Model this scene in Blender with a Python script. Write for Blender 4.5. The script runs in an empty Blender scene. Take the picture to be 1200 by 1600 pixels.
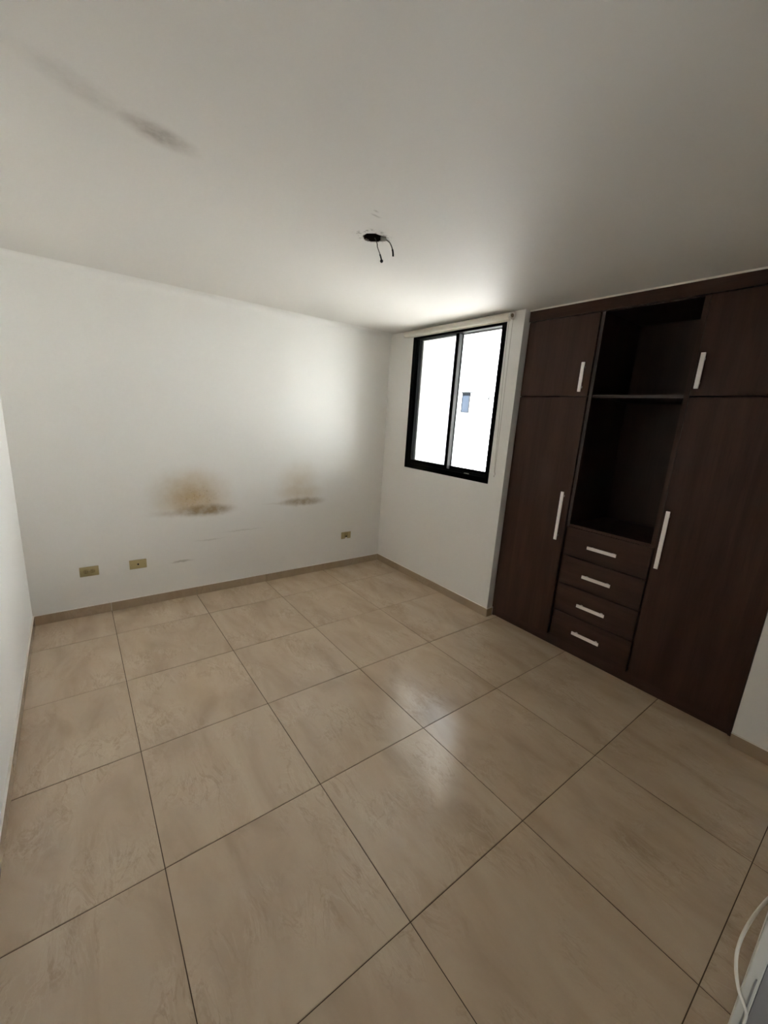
import bpy, bmesh, math, random
from mathutils import Matrix, Vector

random.seed(7)
sc = bpy.context.scene
COL = sc.collection

# ------------------------------------------------------------------ camera
cam_d = bpy.data.cameras.new('camera')
cam = bpy.data.objects.new('camera', cam_d)
COL.objects.link(cam)
cam_d.sensor_fit = 'HORIZONTAL'
cam_d.sensor_width = 36.0
cam_d.lens = 36.0 * 636.873 / 1200.0
cam_d.clip_start = 0.02
cam.matrix_world = Matrix((
    (0.79886893, 0.08750976, -0.59510543, -0.126),
    (-0.59824309, 0.21849043, -0.7709521, -3.0657),
    (0.062559, 0.97190739, 0.22689732, 1.5591),
    (0, 0, 0, 1)))
sc.camera = cam

# ------------------------------------------------------------------ sky, sun, exposure
w = bpy.data.worlds.new('sky'); sc.world = w
w.use_nodes = True
bg = w.node_tree.nodes['Background']
bg.inputs[0].default_value = (0.80, 0.90, 1.0, 1)
bg.inputs[1].default_value = 0.8

sun_d = bpy.data.lights.new('sun', 'SUN')
sun_d.energy = 33.0
sun_d.angle = math.radians(2.0)
sun_d.color = (1.0, 0.965, 0.915)
sun = bpy.data.objects.new('sun', sun_d); COL.objects.link(sun)
sun.rotation_euler = Vector((0.60, -0.08, -0.75)).to_track_quat('-Z', 'Y').to_euler()

vs = sc.view_settings
vs.view_transform = 'Standard'; vs.look = 'None'
vs.exposure = 2.53; vs.gamma = 1.0; vs.use_curve_mapping = False
cy = sc.cycles
cy.use_denoising = True
cy.max_bounces = 14; cy.diffuse_bounces = 10; cy.glossy_bounces = 5; cy.transparent_max_bounces = 12
cy.sample_clamp_indirect = 12.0

# ------------------------------------------------------------------ materials
def lin(c):
    c = c / 255.0
    return c / 12.92 if c <= 0.04045 else ((c + 0.055) / 1.055) ** 2.4
def rgb(r, g, b): return (lin(r), lin(g), lin(b), 1.0)

class NT:
    """small node-graph helper"""
    def __init__(s, name, rough=0.6, spec=0.5, metal=0.0):
        s.m = bpy.data.materials.new(name); s.m.use_nodes = True
        s.t = s.m.node_tree; s.n = s.t.nodes
        s.b = s.n['Principled BSDF']
        s.b.inputs['Roughness'].default_value = rough
        s.b.inputs['Specular IOR Level'].default_value = spec
        s.b.inputs['Metallic'].default_value = metal
    def link(s, a, b): s.t.links.new(a, b)
    def put(s, sock, v):
        if hasattr(v, 'is_output'): s.link(v, sock)
        else: sock.default_value = v
    def math(s, op, a, b=None, clamp=False):
        n = s.n.new('ShaderNodeMath'); n.operation = op; n.use_clamp = clamp
        s.put(n.inputs[0], a)
        if b is not None: s.put(n.inputs[1], b)
        return n.outputs[0]
    def vmath(s, op, a, b):
        n = s.n.new('ShaderNodeVectorMath'); n.operation = op
        s.put(n.inputs[0], a); s.put(n.inputs[1], b)
        return n.outputs[0]
    def coord(s, kind='Object'):
        return s.n.new('ShaderNodeTexCoord').outputs[kind]
    def sep(s, v):
        n = s.n.new('ShaderNodeSeparateXYZ'); s.link(v, n.inputs[0]); return n.outputs
    def noise(s, v, scale=5, detail=4, rough=0.55, dist=0.0):
        n = s.n.new('ShaderNodeTexNoise')
        s.link(v, n.inputs['Vector'])
        n.inputs['Scale'].default_value = scale; n.inputs['Detail'].default_value = detail
        n.inputs['Roughness'].default_value = rough; n.inputs['Distortion'].default_value = dist
        return n.outputs
    def ramp(s, f, stops):
        n = s.n.new('ShaderNodeValToRGB'); s.link(f, n.inputs[0])
        e = n.color_ramp.elements
        while len(e) < len(stops): e.new(0.5)
        for k, (p, c) in enumerate(stops):
            e[k].position = p; e[k].color = c if len(c) == 4 else (*c, 1)
        return n.outputs[0]
    def maprange(s, v, a, b, c=0.0, d=1.0, smooth=False):
        n = s.n.new('ShaderNodeMapRange'); n.clamp = True
        if smooth: n.interpolation_type = 'SMOOTHSTEP'
        s.link(v, n.inputs[0])
        for k, x in enumerate((a, b, c, d)): n.inputs[1 + k].default_value = x
        return n.outputs[0]
    def mix(s, f, a, b):
        n = s.n.new('ShaderNodeMix'); n.data_type = 'RGBA'
        s.put(n.inputs['Factor'], f)
        s.put(n.inputs[6], a); s.put(n.inputs[7], b)
        return n.outputs[2]
    def bump(s, h, strength=0.1, dist=0.01):
        n = s.n.new('ShaderNodeBump'); n.inputs['Strength'].default_value = strength
        n.inputs['Distance'].default_value = dist
        s.link(h, n.inputs['Height']); s.link(n.outputs[0], s.b.inputs['Normal'])
    def color(s, c): s.put(s.b.inputs['Base Color'], c)

def flat(name, c, rough=0.5, spec=0.5, metal=0.0, var=0.06, scale=30):
    """single-colour material with a faint procedural mottling"""
    q = NT(name, rough, spec, metal)
    n = q.noise(q.coord(), scale, 3)[0]
    d = tuple(x * (1 - var) for x in c[:3]) + (1,)
    q.color(q.mix(n, d, c))
    return q.m

def blob(q, P, ax, az, cx, cz, rx, rz, soft0, soft1):
    """smooth elliptical mask around (cx, cz) on two axes of a coordinate"""
    dx = q.math('DIVIDE', q.math('SUBTRACT', P[ax], cx), rx)
    dz = q.math('DIVIDE', q.math('SUBTRACT', P[az], cz), rz)
    d = q.math('SQRT', q.math('ADD', q.math('MULTIPLY', dx, dx), q.math('MULTIPLY', dz, dz)))
    return q.maprange(d, soft0, soft1, 1.0, 0.0, True)

WALL = (0.80, 0.785, 0.75, 1)

def mat_wall(name, stains=False):
    q = NT(name, 0.62, 0.35)
    co = q.coord(); P = q.sep(co)
    base = q.mix(q.noise(co, 1.6, 3)[0], tuple(x * 0.965 for x in WALL[:3]) + (1,), WALL)
    q.bump(q.noise(co, 60, 4)[0], 0.05, 0.004)
    if stains:
        # coordinate wobbled by noise so that the damp marks have ragged edges
        nz = q.noise(co, 9, 5, 0.6)[1]
        wob = q.vmath('ADD', co, q.vmath('SCALE', q.vmath('SUBTRACT', nz, (0.5, 0.5, 0.5)), (0, 0, 0)))
        sn = wob.node.inputs[1].links[0].from_node
        sn.inputs['Scale'].default_value = 0.10
        W = q.sep(wob)
        # tan halos that rose out of the wall
        h = q.math('MULTIPLY', blob(q, W, 0, 2, 0.60, 0.83, 0.38, 0.31, 0.05, 1.0), 0.78)
        h = q.math('MAXIMUM', h, q.math('MULTIPLY', blob(q, W, 0, 2, 0.60, 0.92, 0.20, 0.20, 0.1, 1.0), 0.5))
        h2 = q.math('MULTIPLY', blob(q, W, 0, 2, 1.53, 0.90, 0.26, 0.30, 0.05, 1.0), 0.36)
        h2 = q.math('MAXIMUM', h2, q.math('MULTIPLY', blob(q, W, 0, 2, 1.54, 0.84, 0.30, 0.13, 0.1, 1.0), 0.42))
        above = q.maprange(W[2], 0.70, 0.75)
        halo = q.math('MULTIPLY', q.math('MAXIMUM', h, h2), above)
        halo = q.math('MULTIPLY', halo, q.maprange(q.noise(co, 14, 5)[0], 0.25, 0.75, 0.75, 1.15))
        col = q.mix(halo, base, rgb(178, 150, 98))
        # peeled speckles in the bigger halo
        sp = q.maprange(q.noise(co, 55, 4, 0.6)[0], 0.58, 0.70)
        spm = q.math('MULTIPLY', sp, blob(q, P, 0, 2, 0.66, 0.80, 0.24, 0.16, 0.3, 1.0))
        col = q.mix(q.math('MULTIPLY', spm, 0.5), col, rgb(130, 108, 78))
        lp = q.maprange(q.noise(q.vmath('ADD', co, (3.1, 0, 7.7)), 48, 4, 0.6)[0], 0.60, 0.72)
        lpm = q.math('MULTIPLY', lp, blob(q, P, 0, 2, 0.66, 0.80, 0.24, 0.16, 0.3, 1.0))
        col = q.mix(q.math('MULTIPLY', lpm, 0.5), col, rgb(222, 212, 190))
        # dirty streaks along the old ledge line
        nz2 = q.noise(co, 16, 5, 0.6)[1]
        wob2 = q.vmath('ADD', co, q.vmath('SCALE', q.vmath('SUBTRACT', nz2, (0.5, 0.5, 0.5)), (0, 0, 0)))
        wob2.node.inputs[1].links[0].from_node.inputs['Scale'].default_value = 0.035
        W2 = q.sep(wob2)
        s1 = blob(q, W2, 0, 2, 0.70, 0.724, 0.29, 0.066, 0.25, 1.0)
        s1b = q.math('MULTIPLY', blob(q, W2, 0, 2, 0.62, 0.718, 0.42, 0.048, 0.1, 1.0), 0.55)
        s2 = q.math('MULTIPLY', blob(q, W2, 0, 2, 1.56, 0.732, 0.29, 0.052, 0.25, 1.0), 0.85)
        s2b = q.math('MULTIPLY', blob(q, W2, 0, 2, 1.50, 0.732, 0.38, 0.020, 0.1, 1.0), 0.45)
        sm = q.math('MAXIMUM', q.math('MAXIMUM', s1, s1b), q.math('MAXIMUM', s2, s2b))
        sm = q.math('MULTIPLY', sm, q.maprange(q.noise(co, 22, 4)[0], 0.3, 0.6, 0.6, 0.95))
        col = q.mix(sm, col, rgb(146, 125, 90))
        # faint grey scuffs lower down
        sc1 = blob(q, W2, 0, 2, 0.50, 0.312, 0.11, 0.014, 0.1, 1.0)
        sc2 = blob(q, W2, 0, 2, 0.72, 0.47, 0.16, 0.010, 0.1, 1.0)
        sc3 = blob(q, W2, 0, 2, 1.0, 0.52, 0.25, 0.008, 0.1, 1.0)
        s = q.math('MAXIMUM', sc1, q.math('MULTIPLY', q.math('MAXIMUM', sc2, sc3), 0.5))
        col = q.mix(q.math('MULTIPLY', s, 0.55), col, rgb(150, 146, 130))
        q.color(col)
    else:
        q.color(base)
    return q.m

H_CEIL = 2.355
def mat_ceiling():
    q = NT('ceiling_paint', 0.7, 0.3)
    co = q.coord(); P = q.sep(co)
    base = q.mix(q.noise(co, 1.2, 3)[0], (0.68, 0.657, 0.62, 1), (0.71, 0.686, 0.645, 1))
    q.bump(q.noise(co, 45, 4)[0], 0.05, 0.004)
    # long dark streak, running from (-.14,-1.58) to (.27,-1.41)
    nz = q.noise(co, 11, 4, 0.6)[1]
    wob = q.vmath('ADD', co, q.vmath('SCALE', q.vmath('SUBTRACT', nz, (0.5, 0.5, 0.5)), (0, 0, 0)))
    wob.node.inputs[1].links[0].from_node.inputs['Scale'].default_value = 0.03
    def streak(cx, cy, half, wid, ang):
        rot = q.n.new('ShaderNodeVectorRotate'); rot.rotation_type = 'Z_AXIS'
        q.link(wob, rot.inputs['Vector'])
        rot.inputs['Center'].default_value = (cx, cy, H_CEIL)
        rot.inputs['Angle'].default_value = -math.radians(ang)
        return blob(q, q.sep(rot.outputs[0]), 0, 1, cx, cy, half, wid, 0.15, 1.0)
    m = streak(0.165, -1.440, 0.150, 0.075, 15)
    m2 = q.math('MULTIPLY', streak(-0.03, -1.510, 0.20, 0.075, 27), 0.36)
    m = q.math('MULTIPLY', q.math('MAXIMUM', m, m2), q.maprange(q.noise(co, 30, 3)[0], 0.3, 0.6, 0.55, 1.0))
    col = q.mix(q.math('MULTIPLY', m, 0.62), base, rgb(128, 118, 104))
    # chipped, grubby plaster around the lamp box
    ring = blob(q, P, 0, 1, 1.045, -1.33, 0.11, 0.09, 0.35, 1.0)
    ch = q.maprange(q.noise(co, 55, 4, 0.65)[0], 0.53, 0.60)
    col = q.mix(q.math('MULTIPLY', q.math('MULTIPLY', ring, ch), 0.75), col, rgb(112, 104, 92))
    d1 = blob(q, wob and q.sep(wob), 0, 1, 0.945, -1.50, 0.035, 0.010, 0.2, 1.0)
    d2 = blob(q, q.sep(wob), 0, 1, 0.925, -1.53, 0.022, 0.008, 0.2, 1.0)
    col = q.mix(q.math('MULTIPLY', q.math('MAXIMUM', d1, d2), 0.35), col, rgb(120, 112, 100))
    q.color(col)
    return q.m

def mat_tile(name='beige_travertine_tile', k=1.0):
    q = NT(name, 0.33, 0.8)
    co = q.coord()
    oi = q.n.new('ShaderNodeObjectInfo')
    off = q.n.new('ShaderNodeCombineXYZ')
    q.link(q.math('MULTIPLY', oi.outputs['Random'], 37.0), off.inputs[0])
    q.link(q.math('MULTIPLY', oi.outputs['Random'], 91.0), off.inputs[1])
    c0 = q.vmath('ADD', co, off.outputs[0])
    st = q.vmath('MULTIPLY', c0, (2.6, 0.9, 1.0))          # streaks run along the depth of the room
    big = q.noise(st, 2.2, 4, 0.55, 0.6)[0]
    col = q.ramp(big, [(0.30, (0.465, 0.352, 0.243)), (0.50, (0.54, 0.420, 0.297)), (0.72, (0.59, 0.475, 0.345))])
    # wavy darker veins: ridges of a distorted noise
    v = q.noise(st, 4.2, 6, 0.62, 1.1)[0]
    rid = q.math('ABSOLUTE', q.math('SUBTRACT', v, 0.5))
    vein = q.maprange(rid, 0.0, 0.030, 1.0, 0.0)
    gate = q.maprange(q.noise(c0, 3.2, 2)[0], 0.45, 0.62)
    col = q.mix(q.math('MULTIPLY', q.math('MULTIPLY', vein, gate), 0.42), col, (0.35, 0.245, 0.155, 1))
    # pale feathery streaks beside them
    v2 = q.noise(q.vmath('ADD', st, (5.2, 1.3, 0)), 5.5, 6, 0.65, 1.4)[0]
    rid2 = q.math('ABSOLUTE', q.math('SUBTRACT', v2, 0.5))
    pale = q.maprange(rid2, 0.0, 0.04, 1.0, 0.0)
    col = q.mix(q.math('MULTIPLY', q.math('MULTIPLY', pale, gate), 0.28), col, (0.70, 0.59, 0.45, 1))
    # dull pink clouds
    pk = q.maprange(q.noise(c0, 3.0, 3)[0], 0.56, 0.75)
    col = q.mix(q.math('MULTIPLY', pk, 0.13), col, (0.52, 0.355, 0.27, 1))
    if k != 1.0: col = q.mix(1.0 - k, col, (0.16, 0.11, 0.065, 1))
    q.color(col)
    q.link(q.maprange(v, 0.3, 0.7, 0.16, 0.22), q.b.inputs['Roughness'])
    q.bump(q.noise(st, 18, 3)[0], 0.03, 0.003)
    return q.m

def mat_wood(name='dark_wenge_laminate', k=1.0, horizontal=False):
    q = NT(name, 0.45, 0.2)
    co = q.coord()
    oi = q.n.new('ShaderNodeObjectInfo')
    off = q.n.new('ShaderNodeCombineXYZ')
    q.link(q.math('MULTIPLY', oi.outputs['Random'], 23.0), off.inputs[1])
    c0 = q.vmath('ADD', co, off.outputs[0])
    st = q.vmath('MULTIPLY', c0, (9.0, 0.8, 9.0) if horizontal else (9.0, 9.0, 0.7))
    a = q.noise(st, 1.3, 5, 0.6, 0.4)[0]
    b = q.noise(st, 9.0, 3, 0.6)[0]
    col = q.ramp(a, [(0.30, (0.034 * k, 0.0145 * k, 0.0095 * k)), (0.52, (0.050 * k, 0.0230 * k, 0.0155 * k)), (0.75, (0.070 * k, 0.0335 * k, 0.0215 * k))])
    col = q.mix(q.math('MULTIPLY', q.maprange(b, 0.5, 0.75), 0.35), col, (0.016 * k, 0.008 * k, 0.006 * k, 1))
    q.color(col)
    q.bump(b, 0.05, 0.001)
    return q.m

def mat_glass(name, tint, gloss=0.07):
    m = bpy.data.materials.new(name); m.use_nodes = True
    t = m.node_tree; n = t.nodes
    n.remove(n['Principled BSDF'])
    tr = n.new('ShaderNodeBsdfTransparent'); tr.inputs[0].default_value = tint
    gl = n.new('ShaderNodeBsdfGlossy'); gl.inputs['Roughness'].default_value = 0.02
    fr = n.new('ShaderNodeLayerWeight'); fr.inputs[0].default_value = 0.25
    mu = n.new('ShaderNodeMath'); mu.operation = 'MULTIPLY_ADD'
    t.links.new(fr.outputs['Fresnel'], mu.inputs[0]); mu.inputs[1].default_value = 0.35; mu.inputs[2].default_value = gloss * 0.3
    mx = n.new('ShaderNodeMixShader')
    t.links.new(mu.outputs[0], mx.inputs[0]); t.links.new(tr.outputs[0], mx.inputs[1]); t.links.new(gl.outputs[0], mx.inputs[2])
    t.links.new(mx.outputs[0], n['Material Output'].inputs[0])
    return m

M = {}
M['wall'] = mat_wall('white_wall_paint')
M['wall_stained'] = mat_wall('white_wall_paint_with_damp_stains', True)
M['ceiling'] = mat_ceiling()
M['tile'] = mat_tile()
M['skirt'] = mat_tile('shaded_skirting_tile', 0.62)  # floor tile darkened: weaker light on upright faces put into the colour
M['grout'] = flat('dark_brown_grout', (0.085, 0.055, 0.035, 1), 0.9, 0.2)
M['caulk'] = flat('white_paint_bead', (0.83, 0.79, 0.73, 1), 0.6)
M['wood'] = mat_wood()
M['wood_h'] = mat_wood('dark_wenge_laminate_across', 1.0, True)
M['wood_in'] = mat_wood('shaded_wenge_interior', 0.6)  # same laminate darkened, shade inside the wardrobe put into its colour
M['edge'] = flat('wenge_edge_band', (0.050, 0.036, 0.033, 1), 0.45, 0.3)
M['handle'] = flat('satin_aluminium', (0.90, 0.87, 0.85, 1), 0.42, 0.5, 0.0)
M['black'] = flat('black_powder_coated_aluminium', (0.0030, 0.0031, 0.0033, 1), 0.6, 0.02)
M['stile_lit'] = flat('grey_lit_stile', (0.03, 0.03, 0.03, 1), 0.6, 0.2)
M['glass'] = mat_glass('window_glass', (0.97, 0.985, 1.0, 1))
M['glass_left'] = mat_glass('window_glass_tinted', (0.74, 0.76, 0.77, 1))
M['blind'] = flat('cream_blind_fabric', (0.72, 0.68, 0.60, 1), 0.85, 0.2)
M['cord'] = flat('grey_white_cord', (0.46, 0.44, 0.39, 1), 0.6)
M['plastic_w'] = flat('white_plastic', (0.78, 0.76, 0.72, 1), 0.4)
M['brown_plastic'] = flat('aged_brown_plastic', (0.16, 0.11, 0.06, 1), 0.5)
M['outlet'] = flat('beige_outlet_plastic', rgb(176, 161, 118), 0.45)
M['outlet_in'] = flat('darker_beige_outlet_plastic', rgb(158, 142, 100), 0.45)
M['slot'] = flat('dark_slot', (0.012, 0.010, 0.008, 1), 0.7)
M['box_metal'] = flat('rusty_box_metal', (0.030, 0.014, 0.008, 1), 0.7, 0.3)
M['cond_ring'] = flat('grey_conduit_fitting', (0.30, 0.28, 0.24, 1), 0.5, 0.5, 0.3)
M['wire'] = flat('dusty_wire_insulation', (0.11, 0.095, 0.075, 1), 0.6)
M['tape'] = flat('black_insulating_tape', (0.006, 0.006, 0.006, 1), 0.4)
M['frame_w'] = flat('white_door_frame_paint', (0.52, 0.49, 0.42, 1), 0.45)
M['frame_g'] = flat('grey_taupe_jamb', (0.20, 0.18, 0.165, 1), 0.5)  # darker grey than the casing
M['cable'] = flat('off_white_cable_sheath', (0.70, 0.64, 0.54, 1), 0.45)
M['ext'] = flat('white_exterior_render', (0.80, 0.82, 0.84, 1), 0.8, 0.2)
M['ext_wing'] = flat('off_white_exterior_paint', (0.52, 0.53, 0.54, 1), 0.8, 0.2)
M['ext_band'] = flat('pale_grey_concrete_band', (0.50, 0.53, 0.56, 1), 0.8, 0.2)
M['ext_ground'] = flat('pale_courtyard_paving', (0.30, 0.29, 0.27, 1), 0.8, 0.2)
M['ext_glass'] = flat('blue_grey_far_glass', (0.008, 0.011, 0.016, 1), 0.4, 0.1)
M['ext_frame'] = flat('grey_far_window_frame', (0.005, 0.006, 0.007, 1), 0.6, 0.1)

# ------------------------------------------------------------------ mesh helpers
def box(bm, x0, x1, y0, y1, z0, z1, bev=0.0):
    r = bmesh.ops.create_cube(bm, size=1.0)
    vv = r['verts']
    for v in vv:
        v.co = Vector(((x0 + x1) / 2 + v.co.x * (x1 - x0), (y0 + y1) / 2 + v.co.y * (y1 - y0), (z0 + z1) / 2 + v.co.z * (z1 - z0)))
    if bev > 0:
        ed = list({e for v in vv for e in v.link_edges})
        bmesh.ops.bevel(bm, geom=ed, offset=bev, segments=2, affect='EDGES', profile=0.5)

def cyl(bm, p0, p1, r0, r1=None, seg=20, caps=True):
    p0 = Vector(p0); p1 = Vector(p1); d = p1 - p0
    mt = Matrix.Translation((p0 + p1) / 2) @ d.to_track_quat('Z', 'Y').to_matrix().to_4x4()
    bmesh.ops.create_cone(bm, cap_ends=caps, segments=seg, radius1=r0, radius2=r0 if r1 is None else r1, depth=d.length, matrix=mt)

def ball(bm, c, r, sx=1, sy=1, sz=1, seg=12):
    mt = Matrix.Translation(c) @ Matrix.Diagonal((sx, sy, sz, 1))
    bmesh.ops.create_uvsphere(bm, u_segments=seg, v_segments=seg // 2 + 2, radius=r, matrix=mt)

def catmull(pts, n=8):
    P = [Vector(p) for p in pts]; P = [2 * P[0] - P[1]] + P + [2 * P[-1] - P[-2]]
    out = []
    for i in range(1, len(P) - 2):
        for k in range(n):
            t = k / n
            out.append(0.5 * ((2 * P[i]) + (P[i + 1] - P[i - 1]) * t + (2 * P[i - 1] - 5 * P[i] + 4 * P[i + 1] - P[i + 2]) * t * t
                              + (-P[i - 1] + 3 * P[i] - 3 * P[i + 1] + P[i + 2]) * t ** 3))
    out.append(P[-2]); return out

def tube(bm, pts, r, seg=8, n=8):
    pp = catmull(pts, n)
    up = Vector((0.31, 0.52, 0.79)).normalized(); rings = []
    for i, p in enumerate(pp):
        d = (pp[min(i + 1, len(pp) - 1)] - pp[max(i - 1, 0)]).normalized()
        a = d.cross(up).normalized(); b = d.cross(a).normalized()
        rr = r(i / (len(pp) - 1)) if callable(r) else r
        rings.append([bm.verts.new(p + a * math.cos(2 * math.pi * k / seg) * rr + b * math.sin(2 * math.pi * k / seg) * rr) for k in range(seg)])
    for a, b in zip(rings, rings[1:]):
        for k in range(seg): bm.faces.new((a[k], a[(k + 1) % seg], b[(k + 1) % seg], b[k]))
    bm.faces.new(rings[0][::-1]); bm.faces.new(rings[-1])

def obj(name, bm, mat, parent=None, smooth=False, **props):
    """one mesh object; bm is in world coordinates, the parent (if any) sits unrotated"""
    bmesh.ops.recalc_face_normals(bm, faces=bm.faces)
    o0 = Vector((0, 0, 0))
    p = parent
    while p is not None: o0 += p.location; p = p.parent
    if o0.length > 0: bmesh.ops.translate(bm, verts=bm.verts, vec=-o0)
    me = bpy.data.meshes.new(name); bm.to_mesh(me); bm.free()
    me.materials.append(M[mat])
    if smooth:
        for f in me.polygons: f.use_smooth = True
        try: me.set_sharp_from_angle(angle=math.radians(40))
        except Exception: pass
    o = bpy.data.objects.new(name, me); COL.objects.link(o); o.parent = parent
    for k, v in props.items(): o[k] = v
    return o

def boxes(name, mat, lst, parent=None, bev=0.0, **props):
    bm = bmesh.new()
    for b in lst: box(bm, *b, bev)
    return obj(name, bm, mat, parent, **props)

def thing(name, loc, label, cat, group=None):
    o = bpy.data.objects.new(name, None); o.empty_display_size = 0.1
    o.location = loc; COL.objects.link(o)
    o['label'] = label; o['category'] = cat
    if group: o['group'] = group
    return o

def struct(name, mat, lst, label, cat, parent=None):
    return boxes(name, mat, lst, parent, kind='structure', label=label, category=cat)

# ------------------------------------------------------------------ room dimensions (metres)
H = 2.355                 # ceiling
XL, XR = -0.452, 2.490    # left and window wall faces
YB, YN = 0.390, -3.083    # back wall face, face of the wall with the entrance
YC0, YC1 = -1.150, -2.762 # closet recess
XO = 2.640                # outer face of the window wall
WY0, WY1, WZ0, WZ1 = -1.005, 0.038, 1.091, 2.297   # window opening
DX0, DX1 = -0.395, 0.500  # doorway behind the camera

# floor: dark mortar bed with separate tiles
floor = struct('floor', 'grout', [(XL - .1, 3.2, YN - 1.5, YB + .1, -.12, -0.0018)],
               'beige travertine-look tiled floor with thin dark grout lines', 'floor')
T, G = 0.6, 0.0030
full = None
def tile_mesh(x0, x1, y0, y1):
    bm = bmesh.new(); hx, hy = (x1 - x0) / 2, (y1 - y0) / 2
    box(bm, -hx, hx, -hy, hy, -0.008, 0.0)
    top = [e for e in bm.edges if all(v.co.z > -0.001 for v in e.verts)]
    bmesh.ops.bevel(bm, geom=top, offset=0.0012, segments=2, affect='EDGES')
    me = bpy.data.meshes.new('tile'); bm.to_mesh(me); bm.free(); me.materials.append(M['tile'])
    return me
xs = [XL, 0.0, .6, 1.2, 1.8, 2.72]
ys = [YB] + [-T * j for j in range(0, 8)]
ys[-1] = YN - 1.4
for i in range(len(xs) - 1):
    for j in range(len(ys) - 1):
        x0, x1 = xs[i] + (G / 2 if i else 0), xs[i + 1] - G / 2
        y1, y0 = ys[j] - (G / 2 if j else 0), ys[j + 1] + G / 2
        if abs(x1 - x0 - (T - G)) < 1e-6 and abs(y1 - y0 - (T - G)) < 1e-6:
            if full is None: full = tile_mesh(x0, x1, y0, y1)
            me = full
        else: me = tile_mesh(x0, x1, y0, y1)
        o = bpy.data.objects.new('tile', me); COL.objects.link(o)
        o.parent = floor; o.location = ((x0 + x1) / 2, (y0 + y1) / 2, random.uniform(-0.0003, 0.0003))

# walls
struct('wall_back', 'wall_stained', [(XL - .15, 3.2, YB, YB + .15, -.1, H + .02)],
       'white back wall with two brown damp stains above the skirting', 'wall')
struct('wall_left', 'wall', [(XL - .15, XL, YN - .12, YB + .01, -.1, H + .02)],
       'plain white wall along the left side of the room', 'wall')
struct('wall_right', 'wall', [
    (XR, XO, WY1, YB + .01, -.1, H + .02), (XR, XO, YC0, WY0, -.1, H + .02),
    (XR, XO, WY0, WY1, -.1, WZ0), (XR, XO, WY0, WY1, WZ1, H + .02),
    (XO, 3.2, YC0, YC0 + .12, -.1, H + .02),            # side of the closet recess
    (3.12, 3.24, YC1 - .1, YC0 + .12, -.1, H + .02),     # back of the closet recess
    (XR, 3.2, YN - .12, YC1, -.1, H + .02)],
    'white wall holding the window and the built-in wardrobe', 'wall')
struct('wall_near', 'wall', [
    (DX1 + .03, 3.2, YN - .12, YN, -.1, H + .02), (XL - .15, DX0 - .03, YN - .12, YN, -.1, H + .02),
    (DX0 - .03, DX1 + .03, YN - .12, YN, 2.10, H + .02)],
    'white wall around the entrance doorway', 'wall')
# dim hallway that the doorway opens to
struct('wall_hallway', 'wall', [
    (-1.3, 2.6, YN - 1.6, YN - 1.5, -.1, H + .02), (-1.4, -1.3, YN - 1.6, YN - .12, -.1, H + .02),
    (2.5, 2.6, YN - 1.6, YN - .12, -.1, H + .02), (-1.4, XL - .1, YN - .13, YN - .12, -.1, H + .02)],
    'white hallway walls outside the entrance doorway', 'wall')

# ceiling with an octagonal opening for the lamp box
HX, HY, HR = 1.058, -1.316, 0.050
bm = bmesh.new()
octv = [(HX + HR * math.cos(math.radians(22.5 + 45 * k)), HY + HR * math.sin(math.radians(22.5 + 45 * k))) for k in range(8)]
S = 0.2
ring = [(HX + S * c, HY + S * s) for c, s in ((1, .414), (.414, 1), (-.414, 1), (-1, .414), (-1, -.414), (-.414, -1), (.414, -1), (1, -.414))]
for zz in (H,):
    a = [bm.verts.new((x, y, zz)) for x, y in octv]; b = [bm.verts.new((x, y, zz)) for x, y in ring]
    for k in range(8): bm.faces.new((a[k], a[(k + 1) % 8], b[(k + 1) % 8], b[k]))
    t = [bm.verts.new((x, y, zz + .012)) for x, y in octv]
    for k in range(8): bm.faces.new((a[k], t[k], t[(k + 1) % 8], a[(k + 1) % 8]))
    sq = [bm.verts.new((HX + S * c, HY + S * s, zz)) for c, s in ((1, 1), (-1, 1), (-1, -1), (1, -1))]
    bm.faces.new((b[0], sq[0], b[1])); bm.faces.new((b[2], sq[1], b[3])); bm.faces.new((b[4], sq[2], b[5])); bm.faces.new((b[6], sq[3], b[7]))
def cbox(*a): box(bm, *a)
X0, X1, Y0, Y1 = -1.4, 3.24, YN - 1.6, YB + .15
cbox(X0, HX - S, Y0, Y1, H, H + .2); cbox(HX + S, X1, Y0, Y1, H, H + .2)
cbox(HX - S, HX + S, Y0, HY - S, H, H + .2); cbox(HX - S, HX + S, HY + S, Y1, H, H + .2)
cbox(HX - S, HX + S, HY - S, HY + S, H + .1, H + .2)
obj('ceiling', bm, 'ceiling', kind='structure', label='white painted ceiling with a dark streak and chipped lamp hole', category='ceiling')

# soft plaster cove where the back wall meets the ceiling
bm = bmesh.new(); CR = 0.045; rows = []
for k in range(11):
    a = math.pi / 2 * k / 10
    y, z = YB - CR + CR * math.sin(a), H - CR + CR * math.cos(a)
    rows.append((bm.verts.new((XL, y - .0002, z - .0002)), bm.verts.new((XR, y - .0002, z - .0002))))
c0, c1 = bm.verts.new((XL, YB, H)), bm.verts.new((XR, YB, H))
for a, b in zip(rows, rows[1:]): bm.faces.new((a[0], a[1], b[1], b[0]))
bm.faces.new([r[0] for r in rows] + [c0]); bm.faces.new([c1] + [r[1] for r in rows[::-1]])
obj('trim_2', bm, 'wall', None, True, kind='structure', label='soft rounded plaster joint between back wall and ceiling', category='trim')

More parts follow.
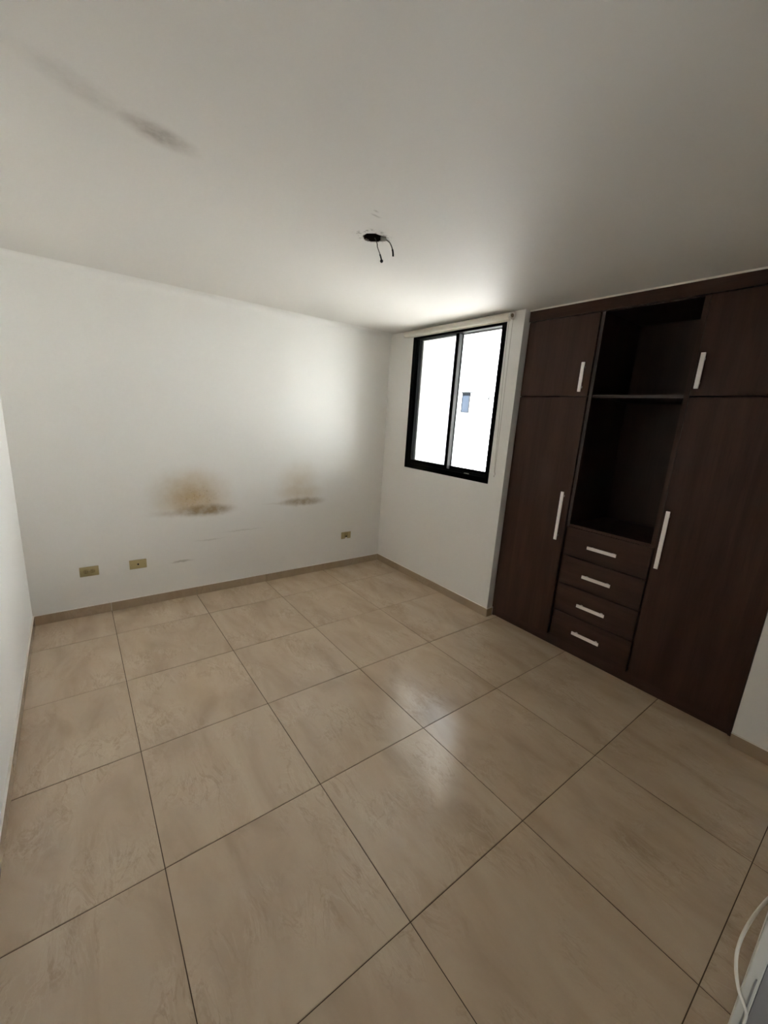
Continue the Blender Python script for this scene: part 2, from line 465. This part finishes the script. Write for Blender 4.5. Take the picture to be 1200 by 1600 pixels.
# ------------------------------------------------------------------ skirting tiles
BH, BT = 0.070, 0.009
def skirting(name, label, runs):
    """runs: list of ('x'|'y', fixed face coordinate, outward sign, breakpoints)"""
    p = bpy.data.objects.new(name, None); COL.objects.link(p)
    p['kind'] = 'structure'; p['label'] = label; p['category'] = 'baseboard'
    for ax, face, sg, br in runs:
        a, b = (face, face + sg * BT) if sg > 0 else (face + sg * BT, face)
        for s, e in zip(br, br[1:]):
            lo, hi = min(s, e) + .0009, max(s, e) - .0009
            bm = bmesh.new()
            if ax == 'x': box(bm, lo, hi, a, b, 0.0005, BH, .0008)
            else: box(bm, a, b, lo, hi, 0.0005, BH, .0008)
            obj('tile', bm, 'skirt', p)
        lo, hi = min(br[0], br[-1]), max(br[0], br[-1])
        bm = bmesh.new()
        if ax == 'x': box(bm, lo, hi, a, b, BH, BH + .0035, .0008)
        else: box(bm, a, b, lo, hi, BH, BH + .0035, .0008)
        obj('paint_bead', bm, 'caulk', p)
    return p
skirting('baseboard_back', 'beige tile skirting along the stained back wall', [('x', YB, -1, [XL + BT, 0.0, .6, 1.2, 1.8, XR])])
skirting('baseboard_left', 'beige tile skirting along the left wall', [('y', XL, 1, [YB, 0, -.6, -1.2, -1.8, -2.4, YN])])
skirting('baseboard_right', 'beige tile skirting under the window wall', [
    ('y', XR, -1, [YB - BT, 0.0, -.6, YC0 - BT]), ('x', YC0, -1, [XR, 2.553]),
    ('y', XR, -1, [YC1 + .0, -3.0, YN]) ])
skirting('baseboard_near', 'beige tile skirting beside the entrance', [('x', YN, 1, [.59, 1.2, 1.8, XR - BT])])

# thin white bead between wardrobe and ceiling
boxes('trim_1', 'caulk', [(2.541, 2.56, YC1, YC0, 2.3455, H)], kind='structure', label='thin white bead between wardrobe top and ceiling', category='trim')

# ------------------------------------------------------------------ window_1 in the right wall
win = bpy.data.objects.new('window_1', None); COL.objects.link(win); win.location = (XR, (WY0 + WY1) / 2, WZ0)
win['kind'] = 'structure'; win['label'] = 'black framed sliding window with two panes'; win['category'] = 'window'
FW = 0.040
fx0, fx1 = XR - .004, XR + .095
boxes('frame', 'black', [(fx0, fx1, WY1 - FW, WY1, WZ0, WZ1), (fx0, fx1, WY0, WY0 + FW, WZ0, WZ1),
                         (fx0, fx1, WY0 + FW, WY1 - FW, WZ1 - .026, WZ1), (fx0, fx1, WY0 + FW, WY1 - FW, WZ0, WZ0 + .045)], win, .0015)
boxes('track', 'black', [(XR + .012, XR + .016, WY0 + FW, WY1 - FW, WZ0 + .045, WZ0 + .058),
                         (XR + .056, XR + .060, WY0 + FW, WY1 - FW, WZ0 + .045, WZ0 + .058)], win)
def sash(name, y0, y1, x0, x1, sw, glass, gname):
    z0, z1 = WZ0 + .047, WZ1 - .018
    s = boxes(name, 'black', [(x0, x1, y0, y0 + sw, z0, z1), (x0, x1, y1 - sw, y1, z0, z1),
                              (x0, x1, y0 + sw, y1 - sw, z1 - .012, z1), (x0, x1, y0 + sw, y1 - sw, z0, z0 + .034)], win, .0015)
    xm = (x0 + x1) / 2
    boxes('pane', glass, [(xm - .002, xm + .002, y0 + sw - .004, y1 - sw + .004, z0 + .030, z1 - .010)], s)
    return s
ymid = -0.503
s1 = sash('sash', ymid - .012, WY1 - FW + .012, XR + .020, XR + .050, .034, 'glass_left', 'l')
s2 = sash('sash', WY0 + FW - .014, ymid + .030, XR + .060, XR + .090, .034, 'glass', 'r')
boxes('lit_stile_side', 'stile_lit', [(XR + .022, XR + .056, ymid - .016, ymid - .012, WZ0 + .05, WZ1 - .03)], win)  # grey strip standing in for light caught on the side of the stile
boxes('latch', 'cond_ring', [(XR + .004, XR + .012, -.79, -.74, WZ0 + .044, WZ0 + .052)], win, .001)

# roller blind rolled up above the window
bl = thing('roller_blind', (2.452, -0.46, 2.318), 'cream roller blind rolled up tight above the black window', 'blind')
bm = bmesh.new(); cyl(bm, (2.452, -1.052, 2.318), (2.452, 0.120, 2.318), .0235, seg=28); obj('fabric_roll', bm, 'blind', bl, True)
boxes('hem_flap', 'blind', [(2.4735, 2.4755, -1.045, .112, 2.288, 2.322)], bl)
for s, y in ((1, .124), (-1, -1.056)):
    bm = bmesh.new()
    cyl(bm, (2.452, y, 2.318), (2.452, y + s * .012, 2.318), .025, seg=24)
    box(bm, 2.452, XR, y + s * .002 - .004, y + s * .002 + .004, 2.297, 2.345)
    obj('bracket', bm, 'plastic_w', bl, True)
bm = bmesh.new(); cyl(bm, (2.452, .1365, 2.318), (2.452, .1405, 2.318), .021, seg=20); obj('end_cap', bm, 'brown_plastic', bl, True)
bm = bmesh.new(); cyl(bm, (2.452, -1.068, 2.318), (2.452, -1.074, 2.318), .013, seg=20); obj('end_cap', bm, 'brown_plastic', bl, True)
bm = bmesh.new()
tube(bm, [(2.430, -1.064, 2.318), (2.432, -1.066, 2.1), (2.452, -1.068, 1.6), (2.470, -1.068, 1.19), (2.472, -1.070, 1.182), (2.474, -1.070, 1.19), (2.476, -1.068, 1.6), (2.472, -1.066, 2.1), (2.474, -1.064, 2.318)], .0016, 6, 6)
obj('pull_cord', bm, 'cord', bl, True)
bm = bmesh.new(); ball(bm, (2.473, -1.070, 1.180), .008, 1, 1, 1.6); obj('cord_weight', bm, 'plastic_w', bl, True)

# ------------------------------------------------------------------ built-in wardrobe
XF = 2.544; XD = XF + .018; XB = 3.05
wd = thing('wardrobe', (2.8, -1.956, 0.0), 'dark brown built-in wardrobe with open shelves and white bar handles', 'wardrobe')
yL0, yL1 = YC0 - .004, YC1 + .004
boxes('side_panel', 'wood', [(XD + .002, XB, yL0 - .018, yL0, 0.002, 2.345)], wd)
boxes('side_panel', 'wood', [(XD + .002, XB, yL1, yL1 + .018, 0.002, 2.345)], wd)
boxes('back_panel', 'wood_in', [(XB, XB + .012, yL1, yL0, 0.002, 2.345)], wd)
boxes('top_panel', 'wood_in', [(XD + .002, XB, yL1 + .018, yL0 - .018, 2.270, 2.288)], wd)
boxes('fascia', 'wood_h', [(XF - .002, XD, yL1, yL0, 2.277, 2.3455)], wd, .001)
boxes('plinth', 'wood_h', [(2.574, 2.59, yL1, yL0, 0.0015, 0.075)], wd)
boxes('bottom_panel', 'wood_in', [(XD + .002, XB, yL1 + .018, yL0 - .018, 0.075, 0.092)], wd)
# uprights beside the open compartment
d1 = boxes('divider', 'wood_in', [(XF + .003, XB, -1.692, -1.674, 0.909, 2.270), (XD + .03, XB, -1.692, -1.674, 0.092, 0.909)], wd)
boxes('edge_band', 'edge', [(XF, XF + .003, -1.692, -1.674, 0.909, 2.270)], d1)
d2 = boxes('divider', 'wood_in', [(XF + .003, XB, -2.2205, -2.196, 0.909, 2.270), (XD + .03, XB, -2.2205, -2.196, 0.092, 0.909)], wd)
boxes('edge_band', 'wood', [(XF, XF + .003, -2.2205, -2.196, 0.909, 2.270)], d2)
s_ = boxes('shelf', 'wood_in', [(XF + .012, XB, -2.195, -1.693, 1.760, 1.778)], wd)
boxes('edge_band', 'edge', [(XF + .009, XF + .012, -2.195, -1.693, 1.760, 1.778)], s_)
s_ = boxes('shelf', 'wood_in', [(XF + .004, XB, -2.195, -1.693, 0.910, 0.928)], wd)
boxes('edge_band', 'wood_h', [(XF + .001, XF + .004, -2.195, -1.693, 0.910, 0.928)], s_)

def handle(parent, y, z, length, vertical):
    bm = bmesh.new()
    x1 = XF - .020; wd_ = .0105
    if vertical:
        box(bm, x1 - .009, x1, y - wd_, y + wd_, z - length / 2, z + length / 2, .0012)
        for s in (-1, 1): box(bm, x1 - .002, XF + .001, y - .006, y + .006, z + s * (length / 2 - .03) - .006, z + s * (length / 2 - .03) + .006)
    else:
        box(bm, x1 - .009, x1, y - length / 2, y + length / 2, z - wd_, z + wd_, .0012)
        for s in (-1, 1): box(bm, x1 - .002, XF + .001, y + s * (length / 2 - .025) - .006, y + s * (length / 2 - .025) + .006, z - .006, z + .006)
    obj('handle', bm, 'handle', parent)
    
def door(y0, y1, z0, z1, hy, hz, hl):
    o = boxes('door', 'wood', [(XF, XD, y0, y1, z0, z1)], wd, .0012)
    handle(o, hy, hz, hl, True)
door(-1.662, -1.160, 0.082, 1.764, -1.618, 0.968, .340)
door(-1.662, -1.160, 1.771, 2.272, -1.615, 1.887, .182)
door(-2.753, -2.222, 0.082, 1.764, -2.254, 0.970, .342)
door(-2.753, -2.222, 1.771, 2.272, -2.251, 1.896, .180)
for z0, z1, hz in ((0.082, 0.290, .187), (0.299, 0.496, .391), (0.505, 0.702, .600), (0.711, 0.907, .804)):
    o = boxes('drawer', 'wood_h', [(XF, XD, -2.210, -1.681, z0, z1)], wd, .0012)
    handle(o, -1.939, hz, .184, False)

# ------------------------------------------------------------------ outlets on the back wall
def plate(name, x, z, label, cat):
    t = thing(name, (x, YB, z), label, cat)
    bm = bmesh.new(); box(bm, x - .057, x + .057, YB - .006, YB, z - .036, z + .036, .003); obj('cover_plate', bm, 'outlet', t, True)
    return t
t = plate('electrical_outlet', -0.112, 0.340, 'beige double power outlet low on the wall, nearest the left corner', 'outlet')
for s in (-1, 1):
    bm = bmesh.new(); cyl(bm, (-0.112 + s * .0195, YB - .0085, .340), (-0.112 + s * .0195, YB - .005, .340), .0165, .0175, 24)
    rc = obj('receptacle', bm, 'outlet_in', t, True)
    for dz in (-.0065, .0065):
        boxes('slot', 'slot', [(-0.112 + s * .0195 - .007, -0.112 + s * .0195 + .003, YB - .0088, YB - .0078, .340 + dz - .0012, .340 + dz + .0012)], rc)
    bm = bmesh.new(); cyl(bm, (-0.112 + s * .0195 + .009, YB - .0088, .340), (-0.112 + s * .0195 + .009, YB - .0078, .340), .0024, seg=10); obj('ground_hole', bm, 'slot', rc)
bm = bmesh.new(); cyl(bm, (-0.112, YB - .0075, .340), (-0.112, YB - .005, .340), .003, seg=12); obj('screw', bm, 'cond_ring', t, True)

t = plate('cable_outlet', 0.193, 0.343, 'beige blank wall plate with one small dark hole in its middle', 'outlet')
bm = bmesh.new(); cyl(bm, (0.193, YB - .0072, .343), (0.193, YB - .0055, .343), .0065, seg=16); obj('cable_hole', bm, 'slot', t, True)
for s in (-1, 1):
    bm = bmesh.new(); cyl(bm, (0.193 + s * .042, YB - .0072, .343), (0.193 + s * .042, YB - .0055, .343), .0028, seg=12); obj('screw', bm, 'outlet_in', t, True)

t = plate('phone_outlet', 2.060, 0.338, 'beige wall plate with phone socket near the window corner', 'outlet')
jk = boxes('jack', 'outlet_in', [(2.060 - .020, 2.060 + .020, YB - .010, YB - .005, .338 - .020, .338 + .022)], t, .001)
boxes('jack_hole', 'slot', [(2.060 - .010, 2.060 + .010, YB - .0104, YB - .0095, .338 - .016, .338 - .004)], jk)
boxes('broken_notch', 'wall', [(2.060 - .012, 2.060 + .014, YB - .0066, YB - .0055, .302, .315)], t)

# ------------------------------------------------------------------ open lamp box in the ceiling with loose wires
lb = thing('ceiling_junction_box', (HX, HY, H), 'open dark lamp box in the ceiling with two loose wires', 'junction box')
bm = bmesh.new()
ob = [(HX + .047 * math.cos(math.radians(22.5 + 45 * k)), HY + .047 * math.sin(math.radians(22.5 + 45 * k))) for k in range(8)]
lo = [bm.verts.new((x, y, H + .002)) for x, y in ob]; hi = [bm.verts.new((x, y, H + .045)) for x, y in ob]
for k in range(8): bm.faces.new((lo[k], lo[(k + 1) % 8], hi[(k + 1) % 8], hi[k]))
bm.faces.new(hi)
obj('box_shell', bm, 'box_metal', lb)
boxes('mounting_lug', 'cond_ring', [(HX - .012, HX + .006, HY + .040, HY + .047, H - .002, H + .006)], lb, .001)
bm = bmesh.new(); cyl(bm, (1.078, -1.352, H - .008), (1.098, -1.362, H - .006), .011, .009, 16); obj('cable_clamp', bm, 'cond_ring', lb, True)
bm = bmesh.new(); tube(bm, [(1.092, -1.359, H - .007), (1.125, -1.352, H - .008), (1.148, -1.342, H - .018), (1.158, -1.338, H - .030)], .0026); w1 = obj('wire', bm, 'wire', lb, True)
bm = bmesh.new(); tube(bm, [(1.156, -1.339, H - .027), (1.162, -1.337, H - .038), (1.165, -1.336, H - .054)], .0042); obj('tape_end', bm, 'tape', w1, True)
bm = bmesh.new(); tube(bm, [(1.080, -1.300, H + .010), (1.100, -1.292, H - .006), (1.106, -1.288, H - .018), (1.128, -1.276, H - .034), (1.136, -1.272, H - .042)], .0022); w2 = obj('wire', bm, 'wire', lb, True)
bm = bmesh.new(); tube(bm, [(1.132, -1.274, H - .038), (1.142, -1.270, H - .050), (1.147, -1.268, H - .058)], .0038); ball(bm, (1.149, -1.267, H - .062), .0080); obj('wire_nut', bm, 'tape', w2, True)

# ------------------------------------------------------------------ entrance frame and cable at the lower right
dr = bpy.data.objects.new('door_1', None); COL.objects.link(dr); dr.location = (DX1, YN, 0)
dr['kind'] = 'structure'; dr['label'] = 'white door frame edge at the entrance beside the loose cable'; dr['category'] = 'door frame'
boxes('jamb', 'frame_g', [(DX1, DX1 + .03, YN - .12, YN - .0005, 0.001, 2.10)], dr)
boxes('jamb', 'frame_g', [(DX0 - .03, DX0, YN - .12, YN - .0005, 0.001, 2.10)], dr)
boxes('casing', 'frame_w', [(DX1 - .002, DX1 + .075, YN, YN + .0125, 0.001, 2.17)], dr, .0015)
boxes('casing', 'frame_w', [(DX0 - .055, DX0 + .002, YN, YN + .0125, 0.001, 2.17)], dr, .0015)
boxes('head_jamb', 'frame_g', [(DX0, DX1, YN - .12, YN - .0005, 2.07, 2.10)], dr)
boxes('seal_groove', 'frame_g', [(DX1 - .0035, DX1 - .0019, YN + .003, YN + .0045, 0.60, 0.905)], dr)

def ray_at(u, v, x):
    """point at depth x on the line of sight of photo pixel (u, v)"""
    d = cam.matrix_world.to_3x3() @ Vector(((u - 600) / 636.873, (800 - v) / 636.873, -1))
    o = cam.matrix_world.translation
    return o + d * ((x - o.x) / d.x)
cpts = [ray_at(1225, 1388, DX1 + .10), ray_at(1200, 1405, DX1 + .055), ray_at(1172, 1440, DX1 + .02), ray_at(1154, 1478, DX1 + .002), ray_at(1150, 1512, DX1 - .004),
        ray_at(1154, 1545, DX1 - .006), ray_at(1161, 1566, DX1 - .005), ray_at(1166, 1584, DX1 - .0035), ray_at(1160, 1604, DX1 - .0035), ray_at(1150, 1640, DX1 - .0035)]
bm = bmesh.new(); tube(bm, cpts, .0020, 10, 8)
obj('loose_cable', bm, 'cable', None, True, label='thin off-white cable looping out beside the white door frame', category='cable')

# ------------------------------------------------------------------ courtyard seen through the window
struct('ground_courtyard', 'ext_ground', [(XO, 8.2, -9, 9, -.5, -.35)], 'pale paving of the courtyard outside the window', 'ground')
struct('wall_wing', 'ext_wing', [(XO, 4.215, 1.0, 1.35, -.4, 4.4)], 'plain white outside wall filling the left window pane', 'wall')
far = struct('wall_far_building', 'ext', [(8.0, 8.3, -9, 9, -.4, 4.4)], 'sunlit white facade of the building across the courtyard', 'wall')
boxes('floor_band', 'ext_band', [(7.94, 8.0, -9, 9, 3.52, 4.4)], far)
boxes('pilaster', 'ext', [(7.96, 8.0, 4.25, 4.9, 2.32, 3.52)], far)
fw = bpy.data.objects.new('window_2', None); COL.objects.link(fw); fw.location = (8.0, 4.34, 1.79)
fw['kind'] = 'structure'; fw['label'] = 'small grey window on the white building across the courtyard'; fw['category'] = 'window'
boxes('frame', 'ext_frame', [(7.975, 8.0, 4.20, 4.225, 1.79, 2.28), (7.975, 8.0, 4.445, 4.47, 1.79, 2.28), (7.975, 8.0, 4.225, 4.445, 1.79, 1.815), (7.975, 8.0, 4.225, 4.445, 2.255, 2.28)], fw)
boxes('pane', 'ext_glass', [(7.985, 7.999, 4.225, 4.445, 1.815, 2.255)], fw)
boxes('drip_ledge', 'ext_frame', [(7.93, 8.0, 4.12, 4.48, 2.28, 2.30)], fw)
ol = thing('outdoor_wall_lamp', (8.0, 3.61, 2.16), 'tiny grey wall fitting on the far white facade', 'wall lamp')
boxes('back_plate', 'ext_frame', [(7.985, 8.0, 3.585, 3.635, 2.12, 2.20)], ol)
bm = bmesh.new(); cyl(bm, (7.93, 3.61, 2.10), (7.93, 3.61, 2.19), .028, .02, 12); cyl(bm, (7.985, 3.61, 2.17), (7.93, 3.61, 2.17), .008, seg=8); obj('shade', bm, 'ext_band', ol, True)
